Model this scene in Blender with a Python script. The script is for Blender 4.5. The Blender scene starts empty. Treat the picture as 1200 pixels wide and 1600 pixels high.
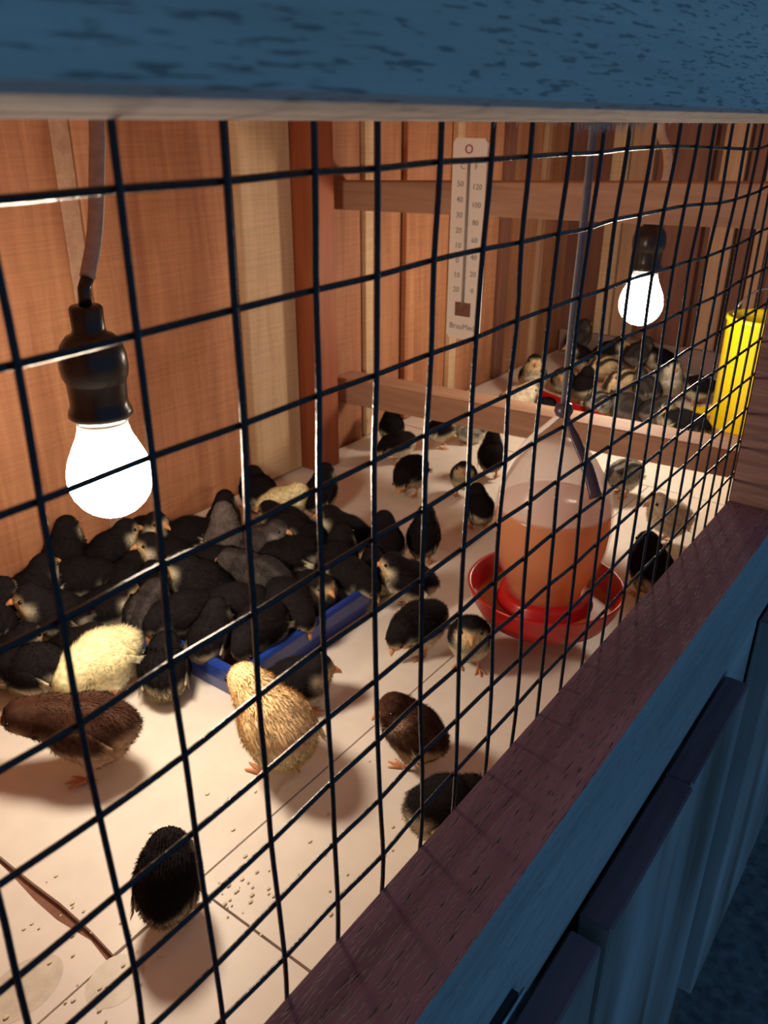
import bpy, bmesh, math, random
from mathutils import Vector, Matrix, noise
random.seed(7)
U = 0.0254          # one wire-mesh cell, one inch; everything below is laid out in cells
ZG = 44.0           # height of the mesh's top wire above the ground, in cells
sc = bpy.context.scene
COL = sc.collection
PI = math.pi
def W(x, y, z): return Vector((x*U, y*U, (z+ZG)*U))

# ---------------------------------------------------------------- camera
cd = bpy.data.cameras.new('camera'); cam = bpy.data.objects.new('camera', cd); COL.objects.link(cam)
R_ = Vector((0.59600124, -0.80295992, 0.0061548)); D_ = Vector((-0.34307565, -0.26156485, -0.9021546)); F_ = Vector((0.72600387, 0.5355737, -0.43136897))
m = Matrix(((R_.x, -D_.x, -F_.x), (R_.y, -D_.y, -F_.y), (R_.z, -D_.z, -F_.z)))
cam.matrix_world = Matrix.Translation(W(-2.8396, -5.0727, 0.4876)) @ m.to_4x4()
cd.sensor_fit = 'VERTICAL'; cd.sensor_height = 36.0; cd.lens = 1303.12/1600*36
cd.clip_start = 0.005; cd.clip_end = 50
cd.dof.use_dof = True; cd.dof.focus_distance = 17*U; cd.dof.aperture_fstop = 26
sc.camera = cam
# ---------------------------------------------------------------- world: blue evening light outside the box
w = bpy.data.worlds.new('evening'); sc.world = w; w.use_nodes = True
bg = w.node_tree.nodes['Background']; bg.inputs[0].default_value = (0.13, 0.35, 0.70, 1); bg.inputs[1].default_value = 0.46
sc.view_settings.view_transform = 'Standard'; sc.view_settings.look = 'None'; sc.view_settings.gamma = 1
sc.view_settings.exposure = 0.0; sc.view_settings.use_curve_mapping = False
BULB_COLOR = (1.0, 0.82, 0.63); BULB_POWER = 92.0

# ---------------------------------------------------------------- helpers
def nodes(name):
    mt = bpy.data.materials.new(name); mt.use_nodes = True
    nt = mt.node_tree; return mt, nt, nt.nodes['Principled BSDF']
def N(nt, t, **k):
    n = nt.nodes.new(t)
    for a, b in k.items():
        if a[0] == '_': n.inputs[a[1:].replace('_', ' ')].default_value = b
        else: setattr(n, a, b)
    return n
def plain(name, col, rough=.5, bump=0, bscale=200, var=.12, **k):
    mt, nt, p = nodes(name)
    tc = N(nt, 'ShaderNodeTexCoord'); nz = N(nt, 'ShaderNodeTexNoise', _Scale=bscale, _Detail=4.0)
    nt.links.new(tc.outputs['Object'], nz.inputs['Vector'])
    rp = N(nt, 'ShaderNodeValToRGB'); rp.color_ramp.elements[0].position = .3; rp.color_ramp.elements[1].position = .7
    rp.color_ramp.elements[0].color = (*[c*(1-var) for c in col], 1); rp.color_ramp.elements[1].color = (*[min(1, c*(1+var)) for c in col], 1)
    nt.links.new(nz.outputs['Fac'], rp.inputs['Fac']); nt.links.new(rp.outputs[0], p.inputs['Base Color'])
    p.inputs['Roughness'].default_value = rough
    for a, b in k.items(): p.inputs[a.replace('_', ' ')].default_value = b
    if bump:
        bp = N(nt, 'ShaderNodeBump', _Strength=bump, _Distance=.001); nt.links.new(nz.outputs['Fac'], bp.inputs['Height']); nt.links.new(bp.outputs[0], p.inputs['Normal'])
    return mt
def wood(name, c1, c2, axis, rough=.75, pores=0.0, saw=0.0, fine=1.0, patch=.25, bump=.5, rnd=0.2):
    """grain runs along axis ('x','y','z'); c1 dark, c2 pale; pores = short dark vessels; saw = cross-grain saw marks"""
    mt, nt, p = nodes(name); L = nt.links.new
    tc = N(nt, 'ShaderNodeTexCoord'); oi = N(nt, 'ShaderNodeObjectInfo')
    off = N(nt, 'ShaderNodeVectorMath', operation='SCALE'); off.inputs[0].default_value = (3.1, 5.7, 7.3); L(oi.outputs['Random'], off.inputs['Scale'])
    add = N(nt, 'ShaderNodeVectorMath', operation='ADD'); L(tc.outputs['Object'], add.inputs[0]); L(off.outputs[0], add.inputs[1])
    i = 'xyz'.index(axis)
    def mapped(along, across):
        s = [across]*3; s[i] = along
        mp = N(nt, 'ShaderNodeMapping'); mp.inputs['Scale'].default_value = s; L(add.outputs[0], mp.inputs['Vector']); return mp
    g = N(nt, 'ShaderNodeTexNoise', _Scale=1.0, _Detail=6.0, _Roughness=.65, _Distortion=.6); L(mapped(5*fine, 75*fine).outputs[0], g.inputs['Vector'])
    b = N(nt, 'ShaderNodeTexNoise', _Scale=1.0, _Detail=2.0); L(mapped(3, 14).outputs[0], b.inputs['Vector'])
    mx = N(nt, 'ShaderNodeMix', data_type='FLOAT'); mx.inputs[0].default_value = patch; L(g.outputs['Fac'], mx.inputs[2]); L(b.outputs['Fac'], mx.inputs[3])
    rp = N(nt, 'ShaderNodeValToRGB'); rp.color_ramp.elements[0].position = .36; rp.color_ramp.elements[1].position = .66
    rp.color_ramp.elements[0].color = (*c1, 1); rp.color_ramp.elements[1].color = (*c2, 1); L(mx.outputs[0], rp.inputs['Fac'])
    hs = N(nt, 'ShaderNodeHueSaturation'); L(rp.outputs[0], hs.inputs['Color'])
    mr = N(nt, 'ShaderNodeMapRange'); mr.inputs['To Min'].default_value = 1-rnd; mr.inputs['To Max'].default_value = 1+rnd; L(oi.outputs['Random'], mr.inputs['Value']); L(mr.outputs[0], hs.inputs['Value'])
    col = hs.outputs[0]; height = g.outputs['Fac']
    if pores:
        q = N(nt, 'ShaderNodeTexNoise', _Scale=1.0, _Detail=2.0, _Roughness=.5); L(mapped(110, 1300).outputs[0], q.inputs['Vector'])
        r2 = N(nt, 'ShaderNodeValToRGB'); r2.color_ramp.elements[0].position = .34; r2.color_ramp.elements[1].position = .41
        r2.color_ramp.elements[0].color = (1-pores,)*3+(1,); r2.color_ramp.elements[1].color = (1, 1, 1, 1); L(q.outputs['Fac'], r2.inputs['Fac'])
        mm = N(nt, 'ShaderNodeMix', data_type='RGBA', blend_type='MULTIPLY'); mm.inputs[0].default_value = 1; L(col, mm.inputs[6]); L(r2.outputs[0], mm.inputs[7]); col = mm.outputs[2]
        ad = N(nt, 'ShaderNodeMath', operation='ADD'); L(height, ad.inputs[0]); L(r2.outputs[0], ad.inputs[1]); height = ad.outputs[0]
    if saw:
        q = N(nt, 'ShaderNodeTexNoise', _Scale=1.0, _Detail=3.0); L(mapped(330, 12).outputs[0], q.inputs['Vector'])
        r2 = N(nt, 'ShaderNodeMapRange'); r2.inputs['From Min'].default_value = .3; r2.inputs['From Max'].default_value = .7; r2.inputs['To Min'].default_value = 1-saw; r2.inputs['To Max'].default_value = 1+saw*.6; L(q.outputs['Fac'], r2.inputs['Value'])
        mm = N(nt, 'ShaderNodeVectorMath', operation='SCALE'); L(col, mm.inputs[0]); L(r2.outputs[0], mm.inputs['Scale']); col = mm.outputs[0]
        ad = N(nt, 'ShaderNodeMath', operation='ADD'); L(height, ad.inputs[0]); L(q.outputs['Fac'], ad.inputs[1]); height = ad.outputs[0]
    L(col, p.inputs['Base Color']); p.inputs['Roughness'].default_value = rough
    bp = N(nt, 'ShaderNodeBump', _Strength=bump, _Distance=.0012); L(height, bp.inputs['Height']); L(bp.outputs[0], p.inputs['Normal'])
    return mt

def base(o):
    v = Vector((0, 0, 0))
    while o is not None: v = v+o.location; o = o.parent
    return v
def obj(name, bm, mat, parent=None, label=None, smooth=False, kind=None):
    """bm is in world metres; the object hangs on its parent (rotated parents are only used for whole finished things)"""
    if parent is not None: bmesh.ops.translate(bm, verts=bm.verts, vec=-base(parent))
    me = bpy.data.meshes.new(name); bm.to_mesh(me); bm.free()
    if smooth:
        for f in me.polygons: f.use_smooth = True
    me.materials.append(mat)
    o = bpy.data.objects.new(name, me); COL.objects.link(o); o.parent = parent
    if label: o['label'] = label
    if kind: o['kind'] = kind
    return o
def thing(name, label, cat, loc, group=None, kind=None):
    o = bpy.data.objects.new(name, None); COL.objects.link(o); o.location = W(*loc); o.empty_display_size = .01
    if label: o['label'] = label
    if cat: o['category'] = cat
    if group: o['group'] = group
    if kind: o['kind'] = kind
    return o
def box(bm, lo, hi, bev=.05, jit=0.0):
    """box in cells"""
    vs = [W(x, y, z)+Vector([random.uniform(-jit, jit)*U for _ in range(3)]) for x in (lo[0], hi[0]) for y in (lo[1], hi[1]) for z in (lo[2], hi[2])]
    hexa(bm, vs, bev)
def hexa(bm, vs, bev=.05):
    v = [bm.verts.new(p) for p in vs]
    fs = [bm.faces.new([v[i] for i in q]) for q in ((0, 1, 3, 2), (4, 6, 7, 5), (0, 4, 5, 1), (2, 3, 7, 6), (0, 2, 6, 4), (1, 5, 7, 3))]
    bmesh.ops.recalc_face_normals(bm, faces=fs)
    if bev:
        es = list({e for f in fs for e in f.edges})
        bmesh.ops.bevel(bm, geom=es, offset=bev*U, segments=1, affect='EDGES', clamp_overlap=True)
def mkbox(name, lo, hi, mat, parent=None, bev=.05, jit=0.0, **k):
    bm = bmesh.new(); box(bm, lo, hi, bev, jit); return obj(name, bm, mat, parent, **k)
def tube(bm, pts, rad, seg=8, cap=True, flat=1.0, flatdir=None):
    """pts in metres, rad in metres (number or list)"""
    n = len(pts); rs = rad if isinstance(rad, (list, tuple)) else [rad]*n
    rings = []; up = None
    for i, p in enumerate(pts):
        t = (pts[min(i+1, n-1)]-pts[max(i-1, 0)]).normalized()
        if up is None: up = (flatdir or (Vector((0, 0, 1)) if abs(t.z) < .9 else Vector((1, 0, 0))))
        a = (up-t*up.dot(t)); a = a.normalized() if a.length > 1e-6 else t.orthogonal().normalized(); b = t.cross(a); up = a if flatdir is None else flatdir
        rings.append([bm.verts.new(p+(a*math.cos(k*2*PI/seg)+b*math.sin(k*2*PI/seg)*flat)*rs[i]) for k in range(seg)])
    for A, B in zip(rings, rings[1:]):
        for k in range(seg): bm.faces.new((A[k], A[(k+1) % seg], B[(k+1) % seg], B[k]))
    if cap: bm.faces.new(rings[0][::-1]); bm.faces.new(rings[-1])
def lathe(bm, c, prof, seg=40, scale=U, closed=False):
    """prof: (radius, z) in cells about a vertical axis through the metre point c"""
    rings = []
    for r, z in prof:
        if r < 1e-4: rings.append([bm.verts.new(c+Vector((0, 0, z*scale)))])
        else: rings.append([bm.verts.new(c+Vector((r*math.cos(k*2*PI/seg), r*math.sin(k*2*PI/seg), z))*scale) for k in range(seg)])
    for A, B in zip(rings, rings[1:]):
        for k in range(seg):
            q = [A[k % len(A)], A[(k+1) % seg % len(A)], B[(k+1) % seg % len(B)], B[k % len(B)]]
            q = list(dict.fromkeys(q))
            if len(q) > 2: bm.faces.new(q)
    bmesh.ops.recalc_face_normals(bm, faces=bm.faces)

# ---------------------------------------------------------------- materials
M_back = wood('back_planks_wood', (.33, .125, .058), (.56, .27, .13), 'z', .7, saw=.12, patch=.45, bump=.4, rnd=.12)
M_pale = wood('pale_batten_wood', (.50, .33, .18), (.72, .52, .32), 'z', .75, saw=.1, patch=.4, bump=.4, rnd=.05)
M_red = wood('red_post_wood', (.20, .045, .015), (.38, .105, .035), 'z', .6, patch=.5, rnd=.05)
M_dark = wood('dark_end_wood', (.13, .05, .035), (.25, .105, .065), 'z', .75, patch=.5, rnd=.15)
M_tan = wood('tan_end_wood', (.33, .19, .11), (.50, .31, .19), 'z', .75, patch=.5, rnd=.15)
M_skirt = wood('grey_board_wood', (.17, .11, .10), (.27, .185, .165), 'y', .8, patch=.5)
M_rail_in = wood('partition_rail_wood', (.36, .20, .125), (.56, .345, .22), 'y', .7, patch=.4, rnd=.06)
M_top = wood('pale_top_rail_wood', (.46, .41, .34), (.64, .58, .49), 'x', .85, pores=.5, patch=.35, rnd=0.0)
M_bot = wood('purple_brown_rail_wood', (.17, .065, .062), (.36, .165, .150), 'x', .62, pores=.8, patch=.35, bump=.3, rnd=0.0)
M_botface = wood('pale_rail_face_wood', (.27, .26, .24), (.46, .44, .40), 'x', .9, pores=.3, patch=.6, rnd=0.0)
M_post = wood('rough_post_wood', (.09, .04, .03), (.30, .16, .115), 'y', .9, patch=.35, fine=2.2, bump=1.0, rnd=0.0)
M_doortop = wood('dark_door_edge_wood', (.10, .045, .050), (.22, .11, .12), 'x', .7, patch=.4, rnd=.1)
M_door = wood('door_plank_wood', (.14, .095, .065), (.40, .37, .34), 'z', .8, patch=.8, rnd=.12)
M_panel = plain('white_floor_panel', (.80, .74, .66), .45, bump=.15, bscale=45, var=.04)
M_under = wood('under_floor_wood', (.16, .07, .04), (.26, .12, .07), 'x', .8)
M_ground = plain('ground_earth', (.10, .09, .085), .9, bump=1.0, bscale=60, var=.5)
M_black = plain('black_bakelite', (.014, .013, .014), .28, bump=.1, bscale=300)
M_cord = plain('grey_cord', (.42, .33, .27), .45)
M_cord2 = plain('cream_cord', (.72, .62, .48), .45)
M_strap = plain('grey_strap', (.16, .15, .16), .4)
M_handle_shade = plain('shaded_handle_plastic', (.055, .035, .055), .35)  # drinker handle with its shade put into the colour
M_blue = plain('blue_plastic', (.012, .045, .27), .3, bscale=60)
M_redp = plain('red_plastic', (.42, .012, .012), .28, bscale=30)
M_yel = plain('yellow_plastic', (.86, .66, .008), .35, bscale=30, var=.05)
M_white = plain('white_plastic', (.92, .88, .80), .4, var=.0)
M_steel = plain('steel', (.55, .55, .56), .25, Metallic=1.0)
M_beak = plain('beak_horn', (.62, .30, .13), .45); M_leg = plain('leg_skin', (.62, .27, .12), .5, bump=.4, bscale=900)
M_eye = plain('eye_black', (.006, .005, .005), .08, var=0)
M_ink = plain('grey_ink', (.34, .30, .25), .6); M_inkred = plain('red_ink', (.35, .02, .02), .6); M_inkbrown = plain('brown_ink', (.20, .09, .06), .6)
M_feed = plain('brown_feed', (.30, .16, .07), .9, bump=1, bscale=500, var=.5)
M_wire, nt, p = nodes('coated_wire')
tc = N(nt, 'ShaderNodeTexCoord'); nz = N(nt, 'ShaderNodeTexNoise', _Scale=420.0, _Detail=2.0); nt.links.new(tc.outputs['Object'], nz.inputs['Vector'])
bp = N(nt, 'ShaderNodeBump', _Strength=.7, _Distance=.0006); nt.links.new(nz.outputs['Fac'], bp.inputs['Height']); nt.links.new(bp.outputs[0], p.inputs['Normal'])
rp = N(nt, 'ShaderNodeValToRGB'); rp.color_ramp.elements[0].color = (.006, .009, .010, 1); rp.color_ramp.elements[1].color = (.016, .022, .024, 1)
nt.links.new(nz.outputs['Fac'], rp.inputs['Fac']); nt.links.new(rp.outputs[0], p.inputs['Base Color']); p.inputs['Roughness'].default_value = .3; p.inputs['Specular IOR Level'].default_value = .35
def emission(name, col, s):
    mt = bpy.data.materials.new(name); mt.use_nodes = True; nt = mt.node_tree; nt.nodes.clear()
    e = N(nt, 'ShaderNodeEmission'); e.inputs[0].default_value = (*col, 1); e.inputs[1].default_value = s
    o = N(nt, 'ShaderNodeOutputMaterial'); nt.links.new(e.outputs[0], o.inputs[0]); return mt
def translucent(name, col, clear, trans, rough=.3):
    mt = bpy.data.materials.new(name); mt.use_nodes = True; nt = mt.node_tree; nt.nodes.clear(); L = nt.links.new
    d = N(nt, 'ShaderNodeBsdfPrincipled'); d.inputs['Base Color'].default_value = (*col, 1); d.inputs['Roughness'].default_value = rough
    t = N(nt, 'ShaderNodeBsdfTranslucent'); t.inputs[0].default_value = (*col, 1)
    c = N(nt, 'ShaderNodeBsdfTransparent'); c.inputs[0].default_value = (*[.5+.5*k for k in col], 1)
    a = N(nt, 'ShaderNodeMixShader'); a.inputs[0].default_value = trans; L(d.outputs[0], a.inputs[1]); L(t.outputs[0], a.inputs[2])
    b = N(nt, 'ShaderNodeMixShader'); b.inputs[0].default_value = clear; L(a.outputs[0], b.inputs[1]); L(c.outputs[0], b.inputs[2])
    o = N(nt, 'ShaderNodeOutputMaterial'); L(b.outputs[0], o.inputs[0]); return mt
M_jar = translucent('milky_jar', (.90, .86, .82), .62, .5, .25)
nt = M_jar.node_tree; mx_ = [n for n in nt.nodes if n.type == 'MIX_SHADER'][-1]   # frosted plastic goes clearer where water wets it from inside
tc = N(nt, 'ShaderNodeTexCoord'); sx = N(nt, 'ShaderNodeSeparateXYZ'); nt.links.new(tc.outputs['Object'], sx.inputs[0])
wr = N(nt, 'ShaderNodeMapRange'); wr.inputs['From Min'].default_value = 4.75*U; wr.inputs['From Max'].default_value = 4.9*U; wr.inputs['To Min'].default_value = .86; wr.inputs['To Max'].default_value = .36
nt.links.new(sx.outputs['Z'], wr.inputs['Value']); nt.links.new(wr.outputs[0], mx_.inputs[0])
M_water = translucent('amber_water', (.82, .36, .12), .08, .6, .2)

# ---------------------------------------------------------------- the ground and the box shell
g = bmesh.new(); gx, gy = 60, 60
grid = [[g.verts.new(W(-60+i*3.2, -60+j*3.2, -ZG)+Vector((0, 0, -.012+.01*noise.noise(Vector((i*.37, j*.41, 0)))))) for j in range(gy)] for i in range(gx)]
for i in range(gx-1):
    for j in range(gy-1): g.faces.new((grid[i][j], grid[i+1][j], grid[i+1][j+1], grid[i][j+1]))
obj('ground', g, M_ground, kind='structure', smooth=True)

wb = thing('wall_back', None, None, (28, 26.5, -19), kind='structure')
X = [-9, 1.6, 10.3, 18.9, 27.4, 33.2, 37.6, 42.2, 48.3, 54, 60, 66.8]
for a, b in zip(X, X[1:]):
    mkbox('plank', (a+.04, 26.5+random.uniform(-.05, .12), -19.4), (b-.04, 27.3, 4), M_back, wb, bev=.07, jit=.03)
mkbox('batten', (17.9, 26.35, -18.4), (18.7, 26.5, 4), M_rail_in, wb, bev=.04, jit=.05, label='narrow pale strip of wood')
mkbox('batten', (27.35, 25.95, -18.4), (31.0, 26.5, 4), M_pale, wb, bev=.06, jit=.06, label='pale rough-sawn board')
for a, b, t in ((37.5, 38.2, M_pale), (41.6, 42.6, M_back), (47.2, 48.1, M_pale), (54.0, 55.2, M_dark), (60, 60.7, M_tan)):
    mkbox('batten', (a, 26.1, -18.4), (b, 26.5, 4), t, wb, bev=.04, jit=.04)
we = thing('wall_right', None, None, (66, 13, -19), kind='structure')
Y = [(27.3, 23.3, M_dark, 0), (23.25, 21.9, M_pale, .25), (21.8, 19.9, M_tan, 0), (19.5, 15.4, M_dark, .1), (14.7, 12.95, M_tan, .3), (12.7, 11.6, M_dark, 0), (11.4, 10.5, M_tan, .2), (10.1, 5.6, M_dark, 0), (5.4, 1.8, M_tan, .2), (1.7, -1.5, M_dark, 0)]
for b, a, t, q in Y: mkbox('plank', (66-q, a, -19.4), (66.8, b, 4), t, we, bev=.05, jit=.03)
mkbox('backing_board', (66.8, -1.5, -19.4), (67.3, 27.3, 4), M_dark, we)
mkbox('skirting_board', (65.1, 0, -18.5), (65.65, 26.0, -16.5), M_skirt, we, label='grey horizontal board along the foot of the wall')
wl = thing('wall_left', None, None, (-9, 13, -19), kind='structure')
for k in range(4): mkbox('plank', (-9.8, -1.5+k*7.2+.04, -19.4), (-9, -1.5+(k+1)*7.2-.04, 4), M_back, wl, bev=.06, jit=.03)
cl = thing('ceiling', None, None, (28, 13, 4), kind='structure')
for k in range(9): mkbox('plank', (-9.8+k*8.6+.03, -1.5, 4), (-9.8+(k+1)*8.6-.03, 27.3, 4.8), M_back, cl, bev=.05)
fl = thing('floor', None, None, (28, 13, -19.4), kind='structure')
mkbox('floor_board', (-9.0, -1.4, -19.4), (66.0, 26.4, -18.66), M_under, fl, label='brown board under the white panels')
def panel(pts, label=None):
    """white floor panel from an outline (x, y), slightly buckled like thin board"""
    bm = bmesh.new(); top = [bm.verts.new(W(x, y, -18.5)) for x, y in pts]; f = bm.faces.new(top)
    bmesh.ops.recalc_face_normals(bm, faces=[f])
    if f.normal.z < 0: f.normal_flip()
    ext = bmesh.ops.extrude_face_region(bm, geom=[f]); vs = [v for v in ext['geom'] if isinstance(v, bmesh.types.BMVert)]
    bmesh.ops.translate(bm, verts=vs, vec=(0, 0, .0))
    bmesh.ops.translate(bm, verts=[v for v in bm.verts if v not in vs], vec=(0, 0, -.15*U))
    bmesh.ops.recalc_face_normals(bm, faces=bm.faces)
    return obj('floor_panel', bm, M_panel, fl, label=label)
panel([(4.46, 8.62), (22, 8.68), (40.9, 8.62), (40.9, 26.2), (4.5, 26.2), (4.44, 15), (4.5, 12.2), (4.56, 11.0), (4.54, 9.6)])
panel([(-8.9, 8.5), (4.25, 8.58), (4.36, 9.4), (4.2, 10.6), (4.2, 11.6), (4.3, 13), (4.36, 15), (4.4, 26.2), (-8.9, 26.2)])
panel([(-8.9, -1.3), (7.0, -1.3), (7.03, 8.52), (4.3, 8.52), (-8.9, 8.45)])
panel([(7.1, -1.3), (40.95, -1.3), (40.92, 8.56), (22, 8.62), (7.1, 8.56)])
panel([(41.0, -1.3), (65.9, -1.3), (65.9, 12.9), (41.0, 12.9)])
panel([(41.0, 13.0), (65.9, 13.0), (65.9, 26.2), (41.0, 26.2)])

# ---------------------------------------------------------------- front frame: rails, posts, wire mesh, doors
fr = thing('front_frame', 'wooden front frame around the wire mesh, bluish outside, purple-brown on top of its lower rail', 'wooden frame', (21, -.75, -13.2))
def beam(name, A, B, mat, parent, bev=.06, seg=1, **k):
    """A and B: four (x, y, z) corners at either end, ordered y-z: (y0,z0),(y0,z1),(y1,z0),(y1,z1)"""
    bm = bmesh.new(); hexa(bm, [W(*p) for p in A]+[W(*p) for p in B], bev); return obj(name, bm, mat, parent, **k)
def lerp(a, b, t): return a+(b-a)*t
def trz(x, za, zb): return lerp(za, zb, (x-.2)/(17.6-.2))
x0, x1 = -9.8, 67
beam('top_rail', [(x0, -1.6, trz(x0, .55, .50)), (x0, -1.6, 4.0), (x0, 0, trz(x0, .44, .34)), (x0, 0, 4.0)],
     [(x1, -1.6, trz(x1, .55, .50)), (x1, -1.6, 4.0), (x1, 0, trz(x1, .44, .34)), (x1, 0, 4.0)], M_top, fr, bev=.05, label='pale rail, blue in the evening light, lit cream underneath')
bm = bmesh.new()
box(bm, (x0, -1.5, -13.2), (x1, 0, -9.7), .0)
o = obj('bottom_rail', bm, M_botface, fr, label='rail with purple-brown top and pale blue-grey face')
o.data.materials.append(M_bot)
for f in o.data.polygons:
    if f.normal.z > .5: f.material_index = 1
mkbox('corner_post', (21.0, -1.5, -9.7), (23.6, 0, .5), M_post, fr, bev=.05, label='rough dark brown post')
mkbox('corner_post', (-9.8, -1.5, -9.7), (-7.8, 0, .5), M_post, fr, bev=.05)
mkbox('corner_post', (65, -1.5, -9.7), (67, 0, .4), M_post, fr, bev=.05)
mkbox('lower_rail', (x0, -1.5, -30), (x1, 0, -26.5), M_door, fr)
mkbox('lining_board', (x0, -.75, -26.5), (x1, -.05, -13.2), M_door, fr)
for x in (-9.8, 21, 64): mkbox('leg', (x, -1.5, -ZG), (x+3, 0, -30), M_door, fr)
for x in (-9.8, 64): mkbox('leg', (x, 24.5, -ZG), (x+3, 27, -19.4), M_door, fr)
bm = bmesh.new()
for k in range(260):   # torn fibres on the saw-cut lower edge
    x = random.choice((random.uniform(6, 17), random.gauss(9.5, 1.2), random.gauss(9.0, .6)))
    z = trz(x, .44, .34)+.02; y = random.uniform(-.06, .03); l = random.uniform(.02, .12)*(1.6 if 8 < x < 10.5 else .8); dx = random.uniform(-.05, .05)
    a, b, c = W(x, y, z), W(x+random.uniform(.015, .05), y, z), W(x+dx, y+random.uniform(-.02, .02), z-l); bm.faces.new([bm.verts.new(q) for q in (a, b, c)])
obj('splinters', bm, M_top, fr, kind='stuff', label='torn wood fibres along the lower edge')

MESH_TABLE = '1,0,0.00,-0.00;2,0,0.01,-0.00;3,0,0.05,0.02;4,0,-0.05,0.01;5,0,0.03,0.03;6,0,0.09,0.02;7,0,0.02,0.02;8,0,0.13,0.02;9,0,0.15,0.01;10,0,0.08,0.03;11,0,0.10,0.03;12,0,0.26,0.02;13,0,0.26,-0.01;14,0,0.11,-0.04;15,0,0.22,-0.08;16,0,0.30,-0.12;17,0,0.38,-0.15;0,1,0.03,-0.03;1,1,-0.00,-0.02;2,1,0.00,0.00;3,1,0.02,0.01;4,1,-0.05,0.01;5,1,-0.03,0.04;6,1,0.01,0.04;7,1,-0.04,0.02;8,1,0.01,0.02;9,1,0.04,-0.00;10,1,-0.06,0.04;11,1,-0.04,0.03;12,1,0.05,0.02;13,1,0.10,0.01;14,1,0.13,-0.03;15,1,0.24,-0.09;16,1,0.31,-0.10;17,1,0.26,-0.08;0,2,0.01,-0.02;1,2,-0.00,0.00;2,2,0.01,-0.01;3,2,0.02,0.00;4,2,-0.06,-0.01;5,2,-0.03,0.00;6,2,-0.04,-0.01;7,2,0.00,0.02;8,2,-0.05,0.02;9,2,-0.06,0.02;10,2,-0.08,-0.00;11,2,-0.14,0.01;12,2,-0.08,-0.01;13,2,-0.02,-0.04;14,2,-0.08,-0.05;15,2,-0.00,-0.10;16,2,0.07,-0.10;17,2,0.11,-0.10;0,3,0.00,-0.02;1,3,-0.03,0.02;2,3,-0.03,0.00;3,3,-0.02,0.02;4,3,-0.10,0.02;5,3,-0.08,0.03;6,3,-0.06,0.03;7,3,-0.09,0.02;8,3,-0.10,0.01;9,3,-0.09,-0.03;0,4,-0.01,-0.01;1,4,-0.07,0.04;2,4,-0.03,0.03;3,4,-0.02,0.05;4,4,-0.09,0.06;5,4,-0.07,0.04;6,4,-0.04,0.05;7,4,-0.04,0.02;8,4,-0.14,0.04;9,4,-0.11,0.01;-1,5,0.06,-0.00;0,5,0.01,-0.04;1,5,-0.04,-0.04;2,5,-0.05,0.03;3,5,-0.02,0.07;4,5,-0.08,0.05;5,5,-0.08,0.05;6,5,-0.07,0.07;7,5,-0.09,0.08;8,5,-0.11,0.05;9,5,-0.16,0.07;-1,6,0.03,-0.04;0,6,0.04,-0.03;1,6,-0.03,-0.03;2,6,-0.03,-0.01;3,6,0.02,0.03;4,6,-0.05,0.02;5,6,-0.05,0.03;6,6,-0.06,0.01;7,6,-0.07,0.07;8,6,-0.09,0.06;9,6,-0.11,0.08;0,7,0.07,-0.07;1,7,-0.01,-0.07;2,7,-0.02,-0.06;3,7,0.06,0.01;4,7,-0.01,0.01;5,7,-0.03,0.06;6,7,-0.02,0.04;7,7,-0.03,0.09;1,8,0.02,-0.11;2,8,0.03,-0.07;3,8,0.08,-0.03;4,8,0.05,-0.05;5,8,0.06,0.03;6,8,0.03,0.02;7,8,0.07,0.02;2,9,0.07,-0.13;3,9,0.11,-0.12;4,9,0.13,-0.18;5,9,0.12,-0.09;6,9,0.06,-0.06;7,9,0.09,-0.05'
mesh_off = {}
for s in MESH_TABLE.split(';'):
    i, j, a, b = s.split(','); mesh_off[(int(i), int(j))] = (float(a), float(b))
def knot(i, j):
    """crossing of vertical wire i and horizontal wire j, bent out of true as the real mesh is"""
    if (i, j) in mesh_off: a, b = mesh_off[(i, j)]
    else:
        a = .05*noise.noise(Vector((i*.31, j*.5, 3))); b = .05*noise.noise(Vector((i*.5, j*.31, 9)))
        c = [mesh_off[k] for k in ((i-1, j), (i+1, j), (i, j-1), (i, j+1)) if k in mesh_off]
        if c: a += sum(q[0] for q in c)/len(c)*.7; b += sum(q[1] for q in c)/len(c)*.7
    return i+a, -j+b
wm = thing('wire_mesh', 'dark green coated square wire mesh stretched across the front of the brooder', 'wire mesh', (21, .04, -9.7))
def spline(pts, n=3):
    out = []
    for k in range(len(pts)-1):
        p0, p1, p2, p3 = pts[max(k-1, 0)], pts[k], pts[k+1], pts[min(k+2, len(pts)-1)]
        for s in range(n):
            t = s/n; out.append(.5*((2*p1)+(p2-p0)*t+(2*p0-5*p1+4*p2-p3)*t*t+(3*p1-p0-3*p2+p3)*t**3))
    return out+[pts[-1]]
for i in range(-9, 66):
    pts = [W(knot(i, -1)[0] if (i, 0) not in mesh_off else i+mesh_off[(i, 0)][0]*1.1, .04, 1.6)]+[W(knot(i, j)[0], .04, knot(i, j)[1]) for j in range(0, 11)]+[W(knot(i, 10)[0], .04, -10.6)]
    bm = bmesh.new(); tube(bm, spline(pts), .033*U, 6); obj('vertical_wire', bm, M_wire, wm, smooth=True)
for j in range(0, 11):
    pts = [W(knot(i, j)[0], .10, knot(i, j)[1]) for i in range(-9, 66)]
    bm = bmesh.new(); tube(bm, spline(pts), .033*U, 6); obj('horizontal_wire', bm, M_wire, wm, smooth=True)

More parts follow.
